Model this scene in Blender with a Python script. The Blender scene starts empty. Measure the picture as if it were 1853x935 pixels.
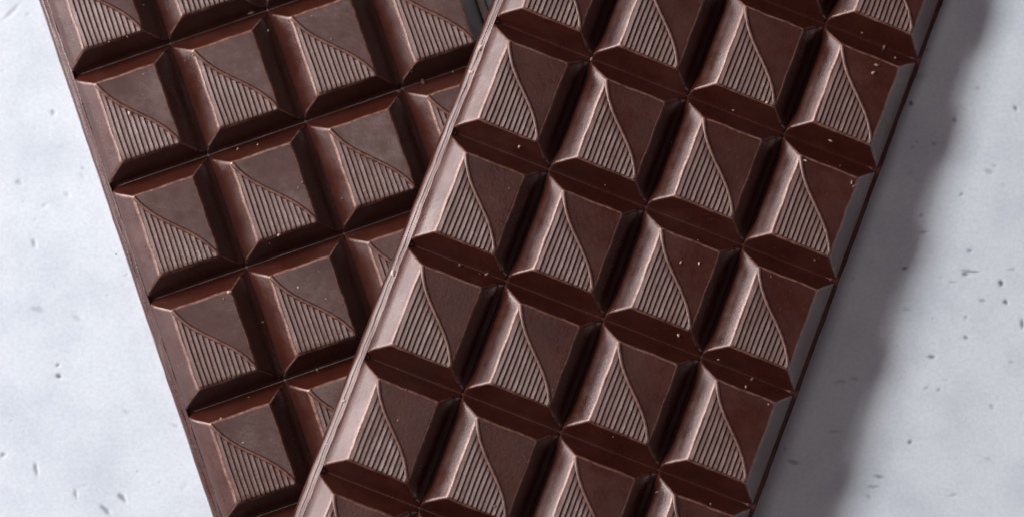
import bpy, math, random
import numpy as np
from mathutils import Matrix, Vector

scene = bpy.context.scene
MM = 0.001

# ------------------------------------------------------------------ camera
TILT, DIST = 0.09057, 0.700831
cam_data = bpy.data.cameras.new('camera')
cam_data.sensor_width = 36.0
cam_data.lens = 6500.0 / 1853.0 * 36.0
cam_data.clip_start, cam_data.clip_end = 0.01, 20.0
cam = bpy.data.objects.new('camera', cam_data)
scene.collection.objects.link(cam)
cam.location = (0.0, -DIST * math.sin(TILT), DIST * math.cos(TILT))
cam.rotation_euler = (TILT, 0.0, 0.0)
cam_data.dof.use_dof = True
cam_data.dof.focus_distance = 0.686
cam_data.dof.aperture_fstop = 11.0
scene.camera = cam

# ------------------------------------------------------------------ world, lamps, exposure
world = bpy.data.worlds.new('World')
scene.world = world
world.use_nodes = True
bg = world.node_tree.nodes['Background']
bg.inputs['Color'].default_value = (1.0, 0.72, 0.77, 1.0)
bg.inputs['Strength'].default_value = 0.04


def area_lamp(name, loc, target, sx, sy, watts, color):
    d = bpy.data.lights.new(name, 'AREA')
    d.shape = 'RECTANGLE'
    d.size, d.size_y = sx, sy
    d.energy = watts
    d.color = color
    o = bpy.data.objects.new(name, d)
    scene.collection.objects.link(o)
    o.location = loc
    o.rotation_euler = (Vector(target) - Vector(loc)).to_track_quat('-Z', 'Y').to_euler()
    return o


def polar(az_x, az_y, elev, dist, target):
    h = math.hypot(az_x, az_y)
    c, s = math.cos(math.radians(elev)), math.sin(math.radians(elev))
    return (target[0] + az_x / h * c * dist, target[1] + az_y / h * c * dist, target[2] + s * dist)


T0 = (0.0, 0.0, 0.0)
area_lamp('key_softbox', polar(-0.93, 0.35, 37, 1.8, T0), T0, 1.5, 0.36, 46.0, (1.0, 0.99, 0.985))
area_lamp('window_diffuser', polar(-0.95, 0.30, 12, 1.15, T0), T0, 1.1, 0.40, 16.0, (1.0, 0.97, 0.97))
area_lamp('overhead_diffuser', (-0.12, 0.12, 0.95), (-0.10, 0.10, 0.0), 0.26, 0.30, 0.8, (1.0, 0.95, 0.94))
area_lamp('added_fill_lamp', polar(0.95, -0.32, 24, 1.1, T0), T0, 0.9, 0.35, 1.2, (1.0, 0.74, 0.78))  # added fill lamp on the right, brightens the shadow on the table

scene.view_settings.view_transform = 'Standard'
scene.view_settings.look = 'None'
scene.view_settings.exposure = 0.0
scene.view_settings.gamma = 1.0
scene.view_settings.use_curve_mapping = False


# ------------------------------------------------------------------ helpers
def link(o, parent=None):
    scene.collection.objects.link(o)
    if parent is not None:
        o.parent = parent
    return o


def mesh_from(name, verts, faces, mat, sharp=38):
    me = bpy.data.meshes.new(name)
    me.from_pydata([tuple(v) for v in verts], [], faces)
    me.validate()
    for p in me.polygons:
        p.use_smooth = True
    me.set_sharp_from_angle(angle=math.radians(sharp))
    me.materials.append(mat)
    me.update()
    return me


def new_mat(name):
    m = bpy.data.materials.new(name)
    m.use_nodes = True
    nt = m.node_tree
    return m, nt, nt.nodes['Principled BSDF']


def noise(nt, vec, scale, detail=4.0, rough=0.55):
    n = nt.nodes.new('ShaderNodeTexNoise')
    n.inputs['Scale'].default_value = scale
    n.inputs['Detail'].default_value = detail
    n.inputs['Roughness'].default_value = rough
    nt.links.new(vec, n.inputs['Vector'])
    return n.outputs['Fac']


def ramp(nt, fac, stops):
    r = nt.nodes.new('ShaderNodeValToRGB')
    e = r.color_ramp.elements
    while len(e) < len(stops):
        e.new(0.5)
    for el, (p, c) in zip(e, stops):
        el.position = p
        el.color = (*c, 1.0) if len(c) == 3 else c
    nt.links.new(fac, r.inputs['Fac'])
    return r.outputs['Color']


def maprange(nt, fac, a, b, c, d):
    n = nt.nodes.new('ShaderNodeMapRange')
    for k, v in zip(('From Min', 'From Max', 'To Min', 'To Max'), (a, b, c, d)):
        n.inputs[k].default_value = v
    nt.links.new(fac, n.inputs['Value'])
    return n.outputs['Result']


def chocolate_material(name, rough_add):
    m, nt, b = new_mat(name)
    pos = nt.nodes.new('ShaderNodeNewGeometry').outputs['Position']
    n1 = noise(nt, pos, 110.0, 6, 0.65)
    col = ramp(nt, n1, [(0.3, (0.030, 0.0066, 0.0042)), (0.55, (0.042, 0.0094, 0.0060)), (0.8, (0.060, 0.0180, 0.0125))])
    n5 = noise(nt, pos, 2600.0, 2, 0.5)
    dust = ramp(nt, n5, [(0.70, (0.0, 0.0, 0.0)), (0.78, (1.0, 1.0, 1.0))])
    n6 = noise(nt, pos, 60.0, 3, 0.5)
    amt = nt.nodes.new('ShaderNodeMath'); amt.operation = 'MULTIPLY'
    nt.links.new(dust, amt.inputs[0]); nt.links.new(maprange(nt, n6, 0.40, 0.70, 0.0, 0.8), amt.inputs[1])
    mx = nt.nodes.new('ShaderNodeMix'); mx.data_type = 'RGBA'
    nt.links.new(amt.outputs[0], mx.inputs['Factor'])
    nt.links.new(col, mx.inputs['A'])
    mx.inputs['B'].default_value = (0.30, 0.17, 0.13, 1.0)
    wa = nt.nodes.new('ShaderNodeAttribute'); wa.attribute_name = 'painted_glint'  # paler colour painted along edges and crests, imitating highlights
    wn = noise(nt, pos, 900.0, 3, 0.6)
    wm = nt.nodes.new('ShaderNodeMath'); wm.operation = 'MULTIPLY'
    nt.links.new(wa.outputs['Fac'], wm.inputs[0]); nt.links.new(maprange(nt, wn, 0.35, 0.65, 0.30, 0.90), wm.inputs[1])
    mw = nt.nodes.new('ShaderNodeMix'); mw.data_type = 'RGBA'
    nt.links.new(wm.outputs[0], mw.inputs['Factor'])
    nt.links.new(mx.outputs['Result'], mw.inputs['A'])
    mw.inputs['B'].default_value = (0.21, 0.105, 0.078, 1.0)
    nt.links.new(mw.outputs['Result'], b.inputs['Base Color'])
    n2 = noise(nt, pos, 500.0, 6, 0.65)
    n7 = noise(nt, pos, 75.0, 5, 0.6)
    rs = nt.nodes.new('ShaderNodeMath'); rs.operation = 'ADD'
    nt.links.new(maprange(nt, n2, 0.3, 0.7, 0.22, 0.32), rs.inputs[0])
    nt.links.new(maprange(nt, n7, 0.3, 0.7, rough_add - 0.06, rough_add + 0.16), rs.inputs[1])
    nt.links.new(rs.outputs[0], b.inputs['Roughness'])
    b.inputs['IOR'].default_value = 1.5
    b.inputs['Specular IOR Level'].default_value = 0.74
    b.inputs['Specular Tint'].default_value = (1.0, 0.87, 0.85, 1.0)
    n3 = noise(nt, pos, 1500.0, 5, 0.6)
    bump = nt.nodes.new('ShaderNodeBump')
    bump.inputs['Strength'].default_value = 0.22
    bump.inputs['Distance'].default_value = 0.00012
    nt.links.new(n3, bump.inputs['Height'])
    nt.links.new(bump.outputs['Normal'], b.inputs['Normal'])
    return m


def crumb_material():
    m, nt, b = new_mat('chocolate_crumb_dust')
    rnd = nt.nodes.new('ShaderNodeObjectInfo').outputs['Random']
    col = ramp(nt, rnd, [(0.0, (0.08, 0.038, 0.028)), (0.6, (0.22, 0.13, 0.10)), (1.0, (0.42, 0.29, 0.24))])
    nt.links.new(col, b.inputs['Base Color'])
    b.inputs['Roughness'].default_value = 0.5
    return m


def table_material():
    m, nt, b = new_mat('painted_plaster')
    pos = nt.nodes.new('ShaderNodeNewGeometry').outputs['Position']
    n1 = noise(nt, pos, 14.0, 5, 0.6)
    base = ramp(nt, n1, [(0.30, (0.62, 0.665, 0.735)), (0.62, (0.69, 0.737, 0.80))])
    n2 = noise(nt, pos, 60.0, 6, 0.62)
    blot = ramp(nt, n2, [(0.30, (0.84, 0.85, 0.87)), (0.56, (1.0, 1.0, 1.0))])
    mul = nt.nodes.new('ShaderNodeMix'); mul.data_type = 'RGBA'; mul.blend_type = 'MULTIPLY'
    mul.inputs['Factor'].default_value = 1.0
    nt.links.new(base, mul.inputs['A']); nt.links.new(blot, mul.inputs['B'])
    n4 = noise(nt, pos, 420.0, 3, 0.5)
    speck = ramp(nt, n4, [(0.225, (0.55, 0.55, 0.57)), (0.29, (1.0, 1.0, 1.0))])
    mul2 = nt.nodes.new('ShaderNodeMix'); mul2.data_type = 'RGBA'; mul2.blend_type = 'MULTIPLY'
    mul2.inputs['Factor'].default_value = 0.7
    nt.links.new(mul.outputs['Result'], mul2.inputs['A']); nt.links.new(speck, mul2.inputs['B'])
    n8 = noise(nt, pos, 1300.0, 3, 0.6)
    grain = ramp(nt, n8, [(0.30, (0.90, 0.90, 0.905)), (0.62, (1.0, 1.0, 1.0))])
    mul3 = nt.nodes.new('ShaderNodeMix'); mul3.data_type = 'RGBA'; mul3.blend_type = 'MULTIPLY'
    mul3.inputs['Factor'].default_value = 1.0
    nt.links.new(mul2.outputs['Result'], mul3.inputs['A']); nt.links.new(grain, mul3.inputs['B'])
    mul2 = mul3
    att = nt.nodes.new('ShaderNodeAttribute'); att.attribute_name = 'dirt'
    mix = nt.nodes.new('ShaderNodeMix'); mix.data_type = 'RGBA'
    nt.links.new(att.outputs['Fac'], mix.inputs['Factor'])
    nt.links.new(mul2.outputs['Result'], mix.inputs['A'])
    mix.inputs['B'].default_value = (0.075, 0.075, 0.085, 1.0)
    nt.links.new(mix.outputs['Result'], b.inputs['Base Color'])
    b.inputs['Roughness'].default_value = 0.6
    n3 = noise(nt, pos, 90.0, 8, 0.6)
    bump = nt.nodes.new('ShaderNodeBump')
    bump.inputs['Strength'].default_value = 0.16
    bump.inputs['Distance'].default_value = 0.0006
    nt.links.new(n3, bump.inputs['Height'])
    nt.links.new(bump.outputs['Normal'], b.inputs['Normal'])
    return m


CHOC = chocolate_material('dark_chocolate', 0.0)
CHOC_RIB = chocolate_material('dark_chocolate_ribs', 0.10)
CRUMB = crumb_material()
TABLE = table_material()

# ------------------------------------------------------------------ tabletop: one sheet with real pits and scratches
PX = 0.1082 * MM        # size of one photograph pixel on the tabletop


def on_table(px, py):
    """ground point seen at a photograph pixel (used once, to lay the pits out)"""
    x = (px - 926.5) / 6500.0
    y = -(py - 467.5) / 6500.0
    c, s = math.cos(TILT), math.sin(TILT)
    d = Vector((x, s + y * c, -c + y * s))
    t = -cam.location[2] / d[2]
    return cam.location[0] + d[0] * t, cam.location[1] + d[1] * t


def build_tabletop():
    def axis(fine, step, far):
        a = np.arange(-fine, fine + step / 2, step)
        o = fine + (far - fine) * np.linspace(0, 1, 14)[1:] ** 1.7
        return np.concatenate([-o[::-1], a, o])
    xs, ys = axis(0.112, 0.00029, 0.7), axis(0.060, 0.00029, 0.7)
    X, Y = np.meshgrid(xs, ys)
    Z = np.zeros_like(X); D = np.zeros_like(X)
    rng = np.random.default_rng(7)
    marks = []          # px, py, half length, half width (photo px), angle deg, depth mm, dirt
    for px, py, a, b_, ang, dep, dirt in [
        (105, 660, 5, 3, 0, .25, .75), (107, 680, 7, 4, 10, .35, .95), (97, 204, 7, 5, 40, .2, .35), (62, 440, 9, 5, 70, .2, .38),
        (35, 330, 8, 6, 60, .15, .3), (22, 22, 22, 5, -40, .15, .25), (70, 560, 16, 6, 20, .12, .28), (66, 848, 12, 4, 80, .3, .5),
        (137, 893, 10, 4, 75, .2, .45), (222, 900, 13, 5, 55, .3, .65), (192, 922, 14, 5, 50, .3, .6), (6, 822, 6, 5, 0, .2, .5),
        (140, 575, 10, 5, 30, .1, .2), (230, 745, 9, 4, 20, .1, .2), (318, 770, 9, 4, 15, .1, .22), (250, 60, 10, 5, 30, .1, .15),
        (1648, 187, 5, 5, 0, .35, .95), (1838, 196, 4, 5, 0, .3, .8), (1727, 218, 5, 5, 30, .3, .6), (1740, 352, 4, 4, 0, .25, .55),
        (1667, 390, 5, 4, 0, .2, .5), (1755, 454, 5, 4, 0, .3, .7), (1637, 485, 6, 3, -20, .3, .85), (1756, 491, 17, 3, 3, .3, .75),
        (1747, 496, 6, 4, 0, .3, .85), (1812, 512, 6, 6, 0, .4, 1.), (1820, 546, 5, 5, 0, .35, .95), (1850, 585, 4, 9, 0, .35, .9),
        (1748, 610, 5, 4, 0, .3, .75), (1686, 645, 8, 4, 10, .35, .8), (1748, 574, 4, 4, 0, .2, .4), (1778, 543, 7, 4, 0, .2, .5),
        (1647, 799, 5, 4, 0, .3, .85), (1592, 862, 14, 3, 14, .25, .6), (1580, 880, 12, 3, 0, .2, .5), (1435, 835, 14, 5, 10, .25, .55),
        (1420, 812, 5, 3, 0, .2, .45), (1520, 690, 16, 4, 0, .15, .3), (1545, 685, 10, 4, 0, .12, .3), (1672, 420, 10, 3, 0, .2, .5),
        (1832, 487, 8, 3, 0, .15, .4), (1795, 735, 6, 6, 0, .15, .3), (1790, 830, 9, 3, 10, .15, .3), (1725, 895, 8, 4, -10, .15, .3),
        (1690, 260, 5, 4, 0, .2, .4), (1800, 300, 5, 4, 0, .15, .35), (1770, 160, 6, 4, 20, .15, .3), (1725, 510, 8, 3, 5, .2, .4),
        (1640, 560, 10, 3, 0, .12, .3), (1700, 705, 5, 4, 0, .2, .35), (1830, 655, 6, 4, 0, .15, .35), (1510, 780, 12, 3, 0, .15, .3)]:
        x, y = on_table(px, py)
        marks.append((x, y, a * PX * .74, b_ * PX * .74, math.radians(-ang), dep * MM * .55, dirt * .9))
    for k in range(240):
        x, y = rng.uniform(-0.112, 0.112), rng.uniform(-0.06, 0.06)
        r = rng.gamma(1.6, 0.6) + 0.9
        right = 1.0 if x > 0.03 else 0.45
        marks.append((x, y, r * PX * rng.uniform(1, 2.2), r * PX, rng.normal(0, 0.5), rng.uniform(.03, .09) * MM,
                      rng.uniform(.05, .34) * right))
    for x, y, a, b_, ang, dep, dirt in marks:
        R = 2.2 * max(a, b_) + 0.0004
        i0, i1 = np.searchsorted(xs, [x - R, x + R]); j0, j1 = np.searchsorted(ys, [y - R, y + R])
        dx, dy = X[j0:j1, i0:i1] - x, Y[j0:j1, i0:i1] - y
        u = (dx * math.cos(ang) + dy * math.sin(ang)) / a
        v = (-dx * math.sin(ang) + dy * math.cos(ang)) / b_
        ph = rng.uniform(0, 6.28, 3)
        th = np.arctan2(v, u)
        rr = np.sqrt(u * u + v * v) * (1 + .13 * np.sin(2 * th + ph[0]) + .08 * np.sin(3 * th + ph[1]) + .08 * np.sin(5 * th + ph[2]))
        w = 1 / (1 + np.exp((rr - 1) * 6))
        Z[j0:j1, i0:i1] -= dep * w
        D[j0:j1, i0:i1] = np.maximum(D[j0:j1, i0:i1], dirt * w)
    ny, nx = X.shape
    me = bpy.data.meshes.new('tabletop')
    me.vertices.add(nx * ny)
    me.vertices.foreach_set('co', np.stack([X, Y, Z], -1).astype(np.float32).ravel())
    idx = np.arange(nx * ny).reshape(ny, nx)
    q = np.stack([idx[:-1, :-1], idx[:-1, 1:], idx[1:, 1:], idx[1:, :-1]], -1).reshape(-1, 4)
    me.loops.add(q.size); me.polygons.add(len(q))
    me.loops.foreach_set('vertex_index', q.ravel().astype(np.int32))
    me.polygons.foreach_set('loop_start', (np.arange(len(q)) * 4).astype(np.int32))
    me.polygons.foreach_set('use_smooth', np.ones(len(q), dtype=bool))
    me.update(calc_edges=True)
    at = me.attributes.new('dirt', 'FLOAT', 'POINT')
    at.data.foreach_set('value', D.astype(np.float32).ravel())
    me.materials.append(TABLE)
    o = link(bpy.data.objects.new('tabletop', me))
    o['kind'] = 'structure'
    o['label'] = 'pale grey plaster tabletop with small dark pits and scratches'


build_tabletop()

# ------------------------------------------------------------------ chocolate bar
PA, PB = 20.0, 23.156          # piece pitch, mm
TX, TY = 3.3, 2.66             # top face, from the lattice point
TW, TL = 12.0, 16.2
BR, BT, BB = .66, .66, .58     # run of the right, upper and lower flank for each mm of depth (left: see run_left)
ZTOP, ZGRV, ZRIM = 9.0, 3.8, 4.64
COLS, ROWS = 4, 8


def ring_rect(x0, x1, y0, y1, r, nc=4, ns=5, near=.32):
    """closed outline with rounded corners; a vertex close to each corner keeps the painted edge highlight narrow"""
    pts = []
    for cx, cy, a0 in ((x1 - r, y0 + r, -90), (x1 - r, y1 - r, 0), (x0 + r, y1 - r, 90), (x0 + r, y0 + r, 180)):
        for k in range(nc):
            a = math.radians(a0 + 90 * k / (nc - 1))
            pts.append((cx + r * math.cos(a), cy + r * math.sin(a)))
    out = []
    for i, p in enumerate(pts):
        out.append(p)
        if i % nc == nc - 1:
            q = pts[(i + 1) % len(pts)]
            l = math.hypot(q[0] - p[0], q[1] - p[1])
            for k in range(ns):
                t = near / l + (1 - 2 * near / l) * k / (ns - 1)
                out.append((p[0] + (q[0] - p[0]) * t, p[1] + (q[1] - p[1]) * t))
    return out


def loft(rings, cap=True):
    verts, faces = [], []
    n = len(rings[0])
    for r in rings:
        verts += r
    for i in range(len(rings) - 1):
        for k in range(n):
            a, b = i * n + k, i * n + (k + 1) % n
            faces.append((a, b, b + n, a + n))
    if cap:
        faces.append(tuple(range((len(rings) - 1) * n, len(rings) * n)))
    return verts, faces


def run_left(d):
    return d if d < 3.3 else 3.3 + (min(d, 4.6) - 3.3) * .50


def depth_left(x):
    return x if x < 3.3 else min(4.6, 3.3 + (x - 3.3) / .50)


def run_right(d, last):
    """wall bending out at its foot; the outermost column has a plain flank"""
    if last:
        return BR * d
    return .72 * d if d < 4.0 else 2.88 + (min(d, 4.6) - 4.0) / .6 * 1.10


def depth_right(x):
    return x / .72 if x < 2.88 else min(4.6, 4.0 + (x - 2.88) / 1.10 * .6)


def piece_mesh(seed, last=False):
    rnd = random.Random(seed)
    j = [rnd.uniform(-.07, .07) for _ in range(8)]
    prof = []                                                  # depth below the top face, inset, corner radius, edge
    for d in (5.3, 5.0, 4.6, 4.3, 4.0, 3.65, 3.3, 2.4, 1.5, .9, .50):
        prof.append((d, 0, .34, 0))
    for q in (.32, .25, .17, .10, .02, -.08, -.15):            # the rounded upper edge
        prof.append((.31 * ((q + .23) / .55) ** 2, q, .32, 1))
    prof += [(0, -.25, .36, 0), (0, -.46, .36, 0)]
    rings, painted_glint = [], []
    ph = [rnd.uniform(0, 6.28) for _ in range(6)]
    for d, q, r, edge_ in prof:
        z = ZTOP - d
        if q == 0:
            o = (run_left(d), run_right(d, last), BB * d, BT * d)
            if d > 5.05:                                       # the rounded foot, meeting the next piece in the groove
                o = (run_left(5) + .02, run_right(5, last) + .02, BB * 5 + .32, BT * 5 + .32)
        else:
            o = (q, q, q, q) if q < 0 else (q, .6 * q, BB * q, BT * q)
        pts = ring_rect(TX - o[0], TX + TW + o[1], TY - o[2], TY + TL + o[3], r, 4, 9)
        w = max(0.0, 1 - d / 3.5)
        out = []
        for k, (x, y) in enumerate(pts):
            dx = w * (.06 * math.sin(y * .8 + ph[0]) + .03 * math.sin(y * 2.3 + ph[3]) + j[0])
            dy = w * (.06 * math.sin(x * .9 + ph[1]) + .03 * math.sin(x * 2.6 + ph[4]) + j[1])
            dz = w * .03 * math.sin(x * .5 + y * .4 + ph[2])
            out.append(((x + dx) * MM, (y + dy) * MM, (z + dz) * MM))
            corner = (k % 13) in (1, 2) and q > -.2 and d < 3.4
            painted_glint.append(1.0 if (corner or edge_) else 0.0)  # highlight painted pale on the mitre corners and rounded upper edge
        rings.append(out)
    v, f = loft(rings)
    me = mesh_from('piece', v, f, CHOC, 50)
    at = me.attributes.new('painted_glint', 'FLOAT', 'POINT')
    at.data.foreach_set('value', painted_glint)
    return me


def s_curve(t):
    """u, v over the top face, from its upper left corner to its lower right one (v runs down)"""
    return t - .062 * math.sin(2 * math.pi * t), t


def curve_v(u):
    lo, hi = 0.0, 1.0
    for _ in range(30):
        m = (lo + hi) / 2
        if s_curve(m)[0] < u: lo = m
        else: hi = m
    return (lo + hi) / 2


def ribbed_mesh(seed):
    rnd = random.Random(seed + 50)
    NR, SUB = 12, 10
    TT = (0, .012, .04, .12, .22, .32, .42, .52, .62, .72, .82, .92, 1.0)
    FD = (0.0, .65, 1, 1, 1, 1, 1, 1, 1, 1, 1, .9, .5)
    x0, x1 = TX + .22, TX + TW - .25
    yb = TY - .02
    amp = [rnd.uniform(.27, .32) for _ in range(NR)]
    pha = [rnd.uniform(0, 6.28) for _ in range(NR)]
    nu, NV = NR * SUB + 1, len(TT)
    verts, faces, crest = [], [], []
    for i in range(nu):
        x = x0 + (x1 - x0) * i / (nu - 1)
        k = min(NR - 1, i // SUB)
        ph = (i - k * SUB + (.45 if i % SUB == SUB - 1 else 0)) / SUB
        x += .45 * (x1 - x0) / (nu - 1) if i % SUB == SUB - 1 else 0.0
        shape = (ph / .85) ** 1.05 if ph <= .85 else (1 - ph) / .15          # long left slope, short right drop
        yt = TY + TL * (1 - curve_v((x - TX) / TW))
        for q in range(NV):
            y = yb + (yt - yb) * TT[q]
            a = amp[k] * (1 + .045 * math.sin(y * 1.3 + pha[k]) + .03 * math.sin(y * 3.1 + 2 * pha[k]))
            crest.append(.42 * shape)  # rib crests painted paler, as if catching the light
            wob = .04 * math.sin(y * .5 + k * .6 + seed) + .008 * math.sin(y * 2.3 + pha[k])
            verts.append(((x + wob * (1 if 0 < q else 0)) * MM, y * MM, (ZTOP - .03 + a * shape * FD[q] + (0.0 if q else -.12)) * MM))
    for i in range(nu - 1):
        for q in range(NV - 1):
            a = i * NV + q
            faces.append((a, a + NV, a + NV + 1, a + 1))
    me = mesh_from('ribbed_panel', verts, faces, CHOC_RIB, 75)
    at = me.attributes.new('painted_glint', 'FLOAT', 'POINT')
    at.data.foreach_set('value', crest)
    return me


def ridge_mesh(seed):
    rings = []
    n = 28
    for i in range(n + 1):
        t = i / n
        u, v = s_curve(t)
        e = .004
        u2, v2 = s_curve(min(1, t + e)); u1, v1 = s_curve(max(0, t - e))
        dx, dy = (u2 - u1) * TW, -(v2 - v1) * TL
        l = math.hypot(dx, dy); nx, ny = -dy / l, dx / l
        x, y = TX + u * TW, TY + TL * (1 - v)
        x = min(max(x, TX + .12), TX + TW - .30); y = min(max(y, TY + .08), TY + TL - .12)
        hw = .46; hh = .32 * min(1, .35 + 6 * min(t, 1 - t) + .25)
        row = []
        for k in range(7):
            a = math.pi * k / 6
            row.append(((x + nx * hw * math.cos(a)) * MM, (y + ny * hw * math.cos(a)) * MM, (ZTOP - .02 + hh * (1 - math.cos(a) ** 2) - (.05 if k in (0, 6) else 0)) * MM))
        rings.append(row)
    verts = [p for r in rings for p in r]
    faces = []
    for i in range(n):
        for k in range(6):
            a = i * 7 + k
            faces.append((a, a + 7, a + 8, a + 1))
    faces.append(tuple(range(7))); faces.append(tuple(range(n * 7, n * 7 + 7))[::-1])
    me = mesh_from('ridge', verts, faces, CHOC_RIB, 70)
    at = me.attributes.new('painted_glint', 'FLOAT', 'POINT')
    at.data.foreach_set('value', [(0, .2, .6, .8, .6, .2, 0)[k % 7] for k in range(len(verts))])  # painted highlight along the ridge top
    return me


NVAR = 9
PIECES = [piece_mesh(s) for s in range(NVAR)]
LAST = [piece_mesh(s + 30, True) for s in range(5)]
RIBBED = [ribbed_mesh(s) for s in range(NVAR)]
RIDGES = [ridge_mesh(s) for s in range(2)]

# slab: from a point (0,0) = lattice point of the lowest row, left column
X0, X1 = 0.0, TX + TW + PA * 3 + 2.10
Y0, Y1 = TY - 2.9, TY + TL + PB * (ROWS - 1) + 2.9


def slab_mesh(extra=0.0):
    prof = [(2.20, 0.0, 2.2), (2.44, .16, 2.4), (2.46, .4, 2.4), (2.30, 2.2, 2.2), (2.16, 3.26, 2.1), (2.05, 3.46, 2.05), (1.62, 3.86, 2.0),
            (1.50, 3.96, 1.9), (1.38, 3.99, 1.8), (1.26, 4.00, 1.7), (1.20, 4.05, 1.6), (1.05, 4.20, 1.5), (.76, 4.52, 1.4), (.68, 4.60, 1.3),
            (.58, 4.64, 1.2), (.48, 4.60, 1.1), (.38, 4.45, 1.0), (.28, 4.1, .8), (-.2, 3.72, .6), (-1.2, 3.68, .5)]
    rings = []
    rnd = random.Random(3)
    for off, z, r in prof:
        pts = ring_rect(X0 - off, X1 + extra + off, Y0 - off, Y1 + off, r, 5, 90)
        out = []
        for x, y in pts:
            w = .05 * math.sin(y * .37 + off) + .035 * math.sin(y * 1.13) + .03 * math.sin(y * 2.1 + 3 * off) + rnd.gauss(0, .018)
            zz = z
            if x > X1 + extra + min(off, .3) - .01:            # the right side has a plain flat ledge without a bead
                zz = min(z, 3.90)
                if z < 3.6:
                    x = X1 + extra + 1.96 + (3.6 - z) * .04
                elif off > .55:
                    x = X1 + extra + off * 1.17
            out.append(((x + w * (1 if z > 1 else 0)) * MM, y * MM, zz * MM))
        rings.append(out)
    v, f = loft(rings)
    n = len(rings[0])
    f.append(tuple(range(n))[::-1])
    return mesh_from('slab', v, f, CHOC, 40)


SLABS = [slab_mesh(.9), slab_mesh()]


def chocolate_bar(matrix, label, seed, slab):
    rnd = random.Random(seed)
    e = bpy.data.objects.new('chocolate_bar', None)
    e.empty_display_size = .02
    link(e)
    e.matrix_world = matrix
    e['label'] = label
    e['category'] = 'chocolate bar'
    e['group'] = 'crossed chocolate bars'
    link(bpy.data.objects.new('slab', slab), e)
    for r in range(ROWS):
        for c in range(COLS):
            p = link(bpy.data.objects.new('piece', rnd.choice(LAST if c == COLS - 1 else PIECES)), e)
            p.location = (c * PA * MM, r * PB * MM, 0)
            link(bpy.data.objects.new('ribbed_panel', rnd.choice(RIBBED)), p)
            link(bpy.data.objects.new('ridge', rnd.choice(RIDGES)), p)
    return e


def rot_z(a):
    return Matrix.Rotation(a, 4, 'Z')


RB, RF, LEAN = 0.332909, -0.364995, math.radians(4.730)
# lower bar, flat on the table (lattice point measured at the upper left corners: shift to the lower left one)
back_m = Matrix.Translation((-0.084388, 0.033810, 0)) @ rot_z(RB) @ Matrix.Translation((0, (-2.0 - TL - TY - 5 * PB) * MM, 0))
# upper bar, leaning on the right edge of the lower one, its far right corner on the table
edge = rot_z(RB) @ Vector((0, 1, 0))
front_m = (Matrix.Translation((-0.011018, 0.023397, 0.010075 + 0.00005)) @ Matrix.Rotation(LEAN, 4, edge) @ rot_z(RF)
           @ Matrix.Translation((0, -4 * PB * MM, 0)))
chocolate_bar(back_m, 'dark chocolate bar lying flat on the tabletop, half covered by the other bar', 11, SLABS[0])
chocolate_bar(front_m, 'dark chocolate bar lying across the top of the other bar', 12, SLABS[1])


# ------------------------------------------------------------------ crumbs
def height(x, y):
    """surface height of a bar at local mm"""
    z = ZGRV
    if -.9 < x < X1 + .9 and (x < 0 or x > X1 or y < Y0 or y > Y1):
        z = ZRIM
    if x < -.95:
        z = 4.02
    lx, ly = x % PA, y % PB
    best = z
    if x > -1.0:
        for qx in (lx, lx - PA):
            for qy in (ly, ly - PB):
                q = max(depth_left(TX - qx), depth_right(qx - TX - TW), (TY - qy) / BB, (qy - TY - TL) / BT, 0)
                best = max(best, ZTOP - q)
    return best


ORD = ('first', 'second', 'third', 'fourth', 'fifth', 'sixth', 'seventh', 'eighth')


def seen(m, x, y):
    c, s = math.cos(TILT), math.sin(TILT)
    q = m @ Vector((x * MM, y * MM, ZTOP * MM)) - cam.location
    z = q.y * s - q.z * c
    px, py = 926.5 + 6500 * q.x / z, 467.5 - 6500 * (q.y * c + q.z * s) / z
    return 0 < px < 1853 and 0 < py < 935


def first_rows(m):
    """for each column, the topmost row of which the photograph shows something"""
    out = []
    for c in range(COLS):
        rows = [r for r in range(ROWS) if any(seen(m, c * PA + TX + TW * a, r * PB + TY + TL * b) for a in (0, .5, 1) for b in (0, .5, 1))]
        out.append(max(rows) if rows else ROWS - 1)
    return out


def place_words(m, x, y):
    c = min(COLS - 1, max(0, int((x + .5) // PA))); r = min(ROWS - 1, max(0, int((y + .8) // PB)))
    u, v = (x - c * PA - TX) / TW, 1 - (y - r * PB - TY) / TL
    if 0 < u < 1 and 0 < v < 1:
        zone = 'smooth half' if u > s_curve(v)[0] else 'ribbed half'
    elif u >= 1: zone = 'right flank'
    elif u <= 0: zone = 'left flank'
    elif v >= 1: zone = 'lower flank'
    else: zone = 'upper flank'
    k = max(0, first_rows(m)[c] - r)
    return 'on %s of piece in %s column, %s row from top' % (zone, ORD[c], ORD[k])


def crumb_mesh(seed):
    rnd = random.Random(seed + 5)
    import bmesh
    bm = bmesh.new()
    bmesh.ops.create_icosphere(bm, subdivisions=2, radius=.5)
    ax = [rnd.uniform(.7, 1.7), rnd.uniform(.4, .9), rnd.uniform(.35, .6)]
    cuts = [Vector((rnd.gauss(0, 1), rnd.gauss(0, 1), rnd.gauss(0, 1))).normalized() for _ in range(7)]
    for v in bm.verts:
        for c in cuts:
            d = v.co.dot(c) - .33
            if d > 0:
                v.co -= c * d
        v.co = Vector((v.co.x * ax[0], v.co.y * ax[1], v.co.z * ax[2]))
    me = bpy.data.meshes.new('chocolate_crumb')
    bm.to_mesh(me); bm.free()
    me.materials.append(CRUMB)
    return me


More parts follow.
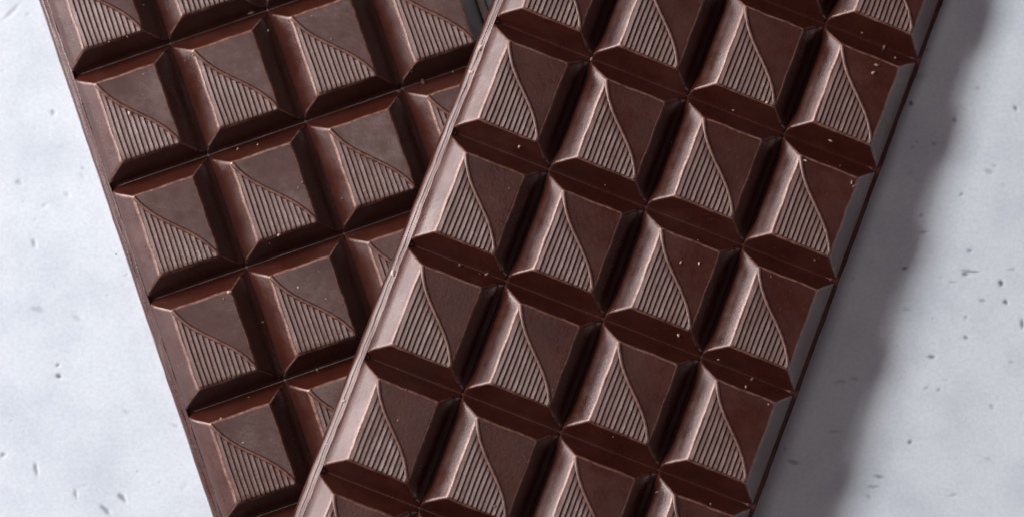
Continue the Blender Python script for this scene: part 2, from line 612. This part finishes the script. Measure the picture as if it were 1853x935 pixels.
CRUMBS = [crumb_mesh(s) for s in range(8)]
PALE_MAT, _nt, _b = new_mat('pale_crumb')
_b.inputs['Base Color'].default_value = (0.50, 0.36, 0.31, 1.0)
_b.inputs['Roughness'].default_value = 0.55
PALE = []
for _s in range(3):
    _m = crumb_mesh(40 + _s); _m.materials[0] = PALE_MAT; PALE.append(_m)
crng = random.Random(21)


def crumb(m, x, y, size, label, group, meshes=None):
    o = link(bpy.data.objects.new('chocolate_crumb', crng.choice(meshes or CRUMBS)))
    size *= crng.choice((.6, .75, .9, 1.15))
    z = height(x, y) + .16 * size
    o.matrix_world = m @ Matrix.Translation((x * MM, y * MM, z * MM)) @ rot_z(crng.uniform(0, 6.28)) @ Matrix.Scale(size * MM, 4)
    o['label'] = label; o['category'] = 'crumb'; o['group'] = group


def local_at(m, px, py):
    """bar-local mm of a crumb seen at a photograph pixel"""
    c, s = math.cos(TILT), math.sin(TILT)
    x = (px - 926.5) / 6500.0; y = -(py - 467.5) / 6500.0
    inv = m.inverted()
    o = inv @ Vector(cam.location)
    d = inv.to_3x3() @ Vector((x, s + y * c, -c + y * s))
    z = 8.0 * MM
    for _ in range(6):
        t = (z - o.z) / d.z
        p = o + d * t
        z = height(p.x / MM, p.y / MM) * MM
    return p.x / MM, p.y / MM


FG = 'crumbs on the upper bar'
BG = 'crumbs on the lower bar'
LATER = {}


def crumb_later(m, px, py, size, bar, group):
    x, y = local_at(m, px, py)
    LATER.setdefault('crumb ' + place_words(m, x, y) + bar, []).append((px, py, size, 0 if m is front_m else 1, x, y, group))


for px, py, s in [(1215, 258, .7), (1327, 200, .8), (1586, 118, 1.0), (1580, 132, .8), (1541, 330, 1.0), (1546, 337, .7), (1503, 255, .7), (1497, 292, .5),
                  (1263, 435, .8), (1457, 291, .6), (1265, 476, .7), (1228, 606, .8), (1360, 686, 1.0), (1391, 731, .8), (1286, 911, .6), (880, 496, .9),
                  (806, 660, .8), (1070, 107, .8), (930, 405, .5), (922, 341, .6), (868, 495, .6), (832, 480, .7), (1388, 185, .6), (1560, 60, .8),
                  (1600, 85, .7), (1620, 105, .8), (1530, 20, .6), (940, 265, .6), (1095, 335, .5), (1000, 705, .5), (1480, 525, .6), (1395, 500, .5),
                  (1232, 475, .6), (845, 830, .5), (735, 705, .5), (720, 760, .6), (1110, 560, .5), (1300, 650, .6), (1350, 700, .7), (1475, 470, .6),
                  (1520, 300, .5), (1110, 790, .5), (895, 915, .6), (1190, 890, .6)]:
    crumb_later(front_m, px, py, s, ', upper bar', FG)
for px, py, s, w in [(846, 78, 1.1, 'topmost'), (835, 123, 1.2, 'second from top'), (694, 488, 1.1, 'middle'), (621, 724, 1.0, 'second from bottom'),
                     (590, 803, 1.1, 'lowest')]:
    x, y = local_at(front_m, px, py)
    crumb(front_m, -1.3, y, s * 1.25, 'pale chocolate crumb on the left rim of the upper bar, ' + w + ' of five', 'crumbs on the rim of the upper bar', PALE)
for px, py, s in [(235, 207, .9), (266, 221, .7), (260, 135, .7), (455, 24, 1.1), (485, 56, .9), (600, 72, .8), (722, 165, .9), (765, 148, 1.0), (745, 130, .6),
                  (565, 30, .6), (575, 100, .5), (540, 60, .5), (230, 66, .8), (197, 76, .6), (145, 83, .7), (466, 262, .6), (430, 270, .5), (540, 340, .7),
                  (548, 330, .5), (505, 425, .7), (488, 440, .5), (415, 528, .9), (405, 540, .6), (262, 445, .6), (476, 582, .7), (574, 668, .7), (450, 718, .6),
                  (400, 757, .6), (540, 520, .5), (620, 360, .7), (660, 345, .6), (820, 130, .7), (260, 10, .6), (640, 300, .5), (210, 460, .4), (590, 540, .5),
                  (350, 100, .5), (700, 30, .6), (790, 60, .5), (345, 610, .5), (440, 800, .5)]:
    crumb_later(back_m, px, py, s, ', lower bar', BG)

SIDES = {1: ('',), 2: ('left ', 'right '), 3: ('left ', 'middle ', 'right ')}
for words, items in LATER.items():
    items.sort()
    for k, (px, py, s, i, x, y, group) in enumerate(items):
        crumb((front_m, back_m)[i], x, y, s, SIDES.get(len(items), ('',) * len(items))[k] + words, group)
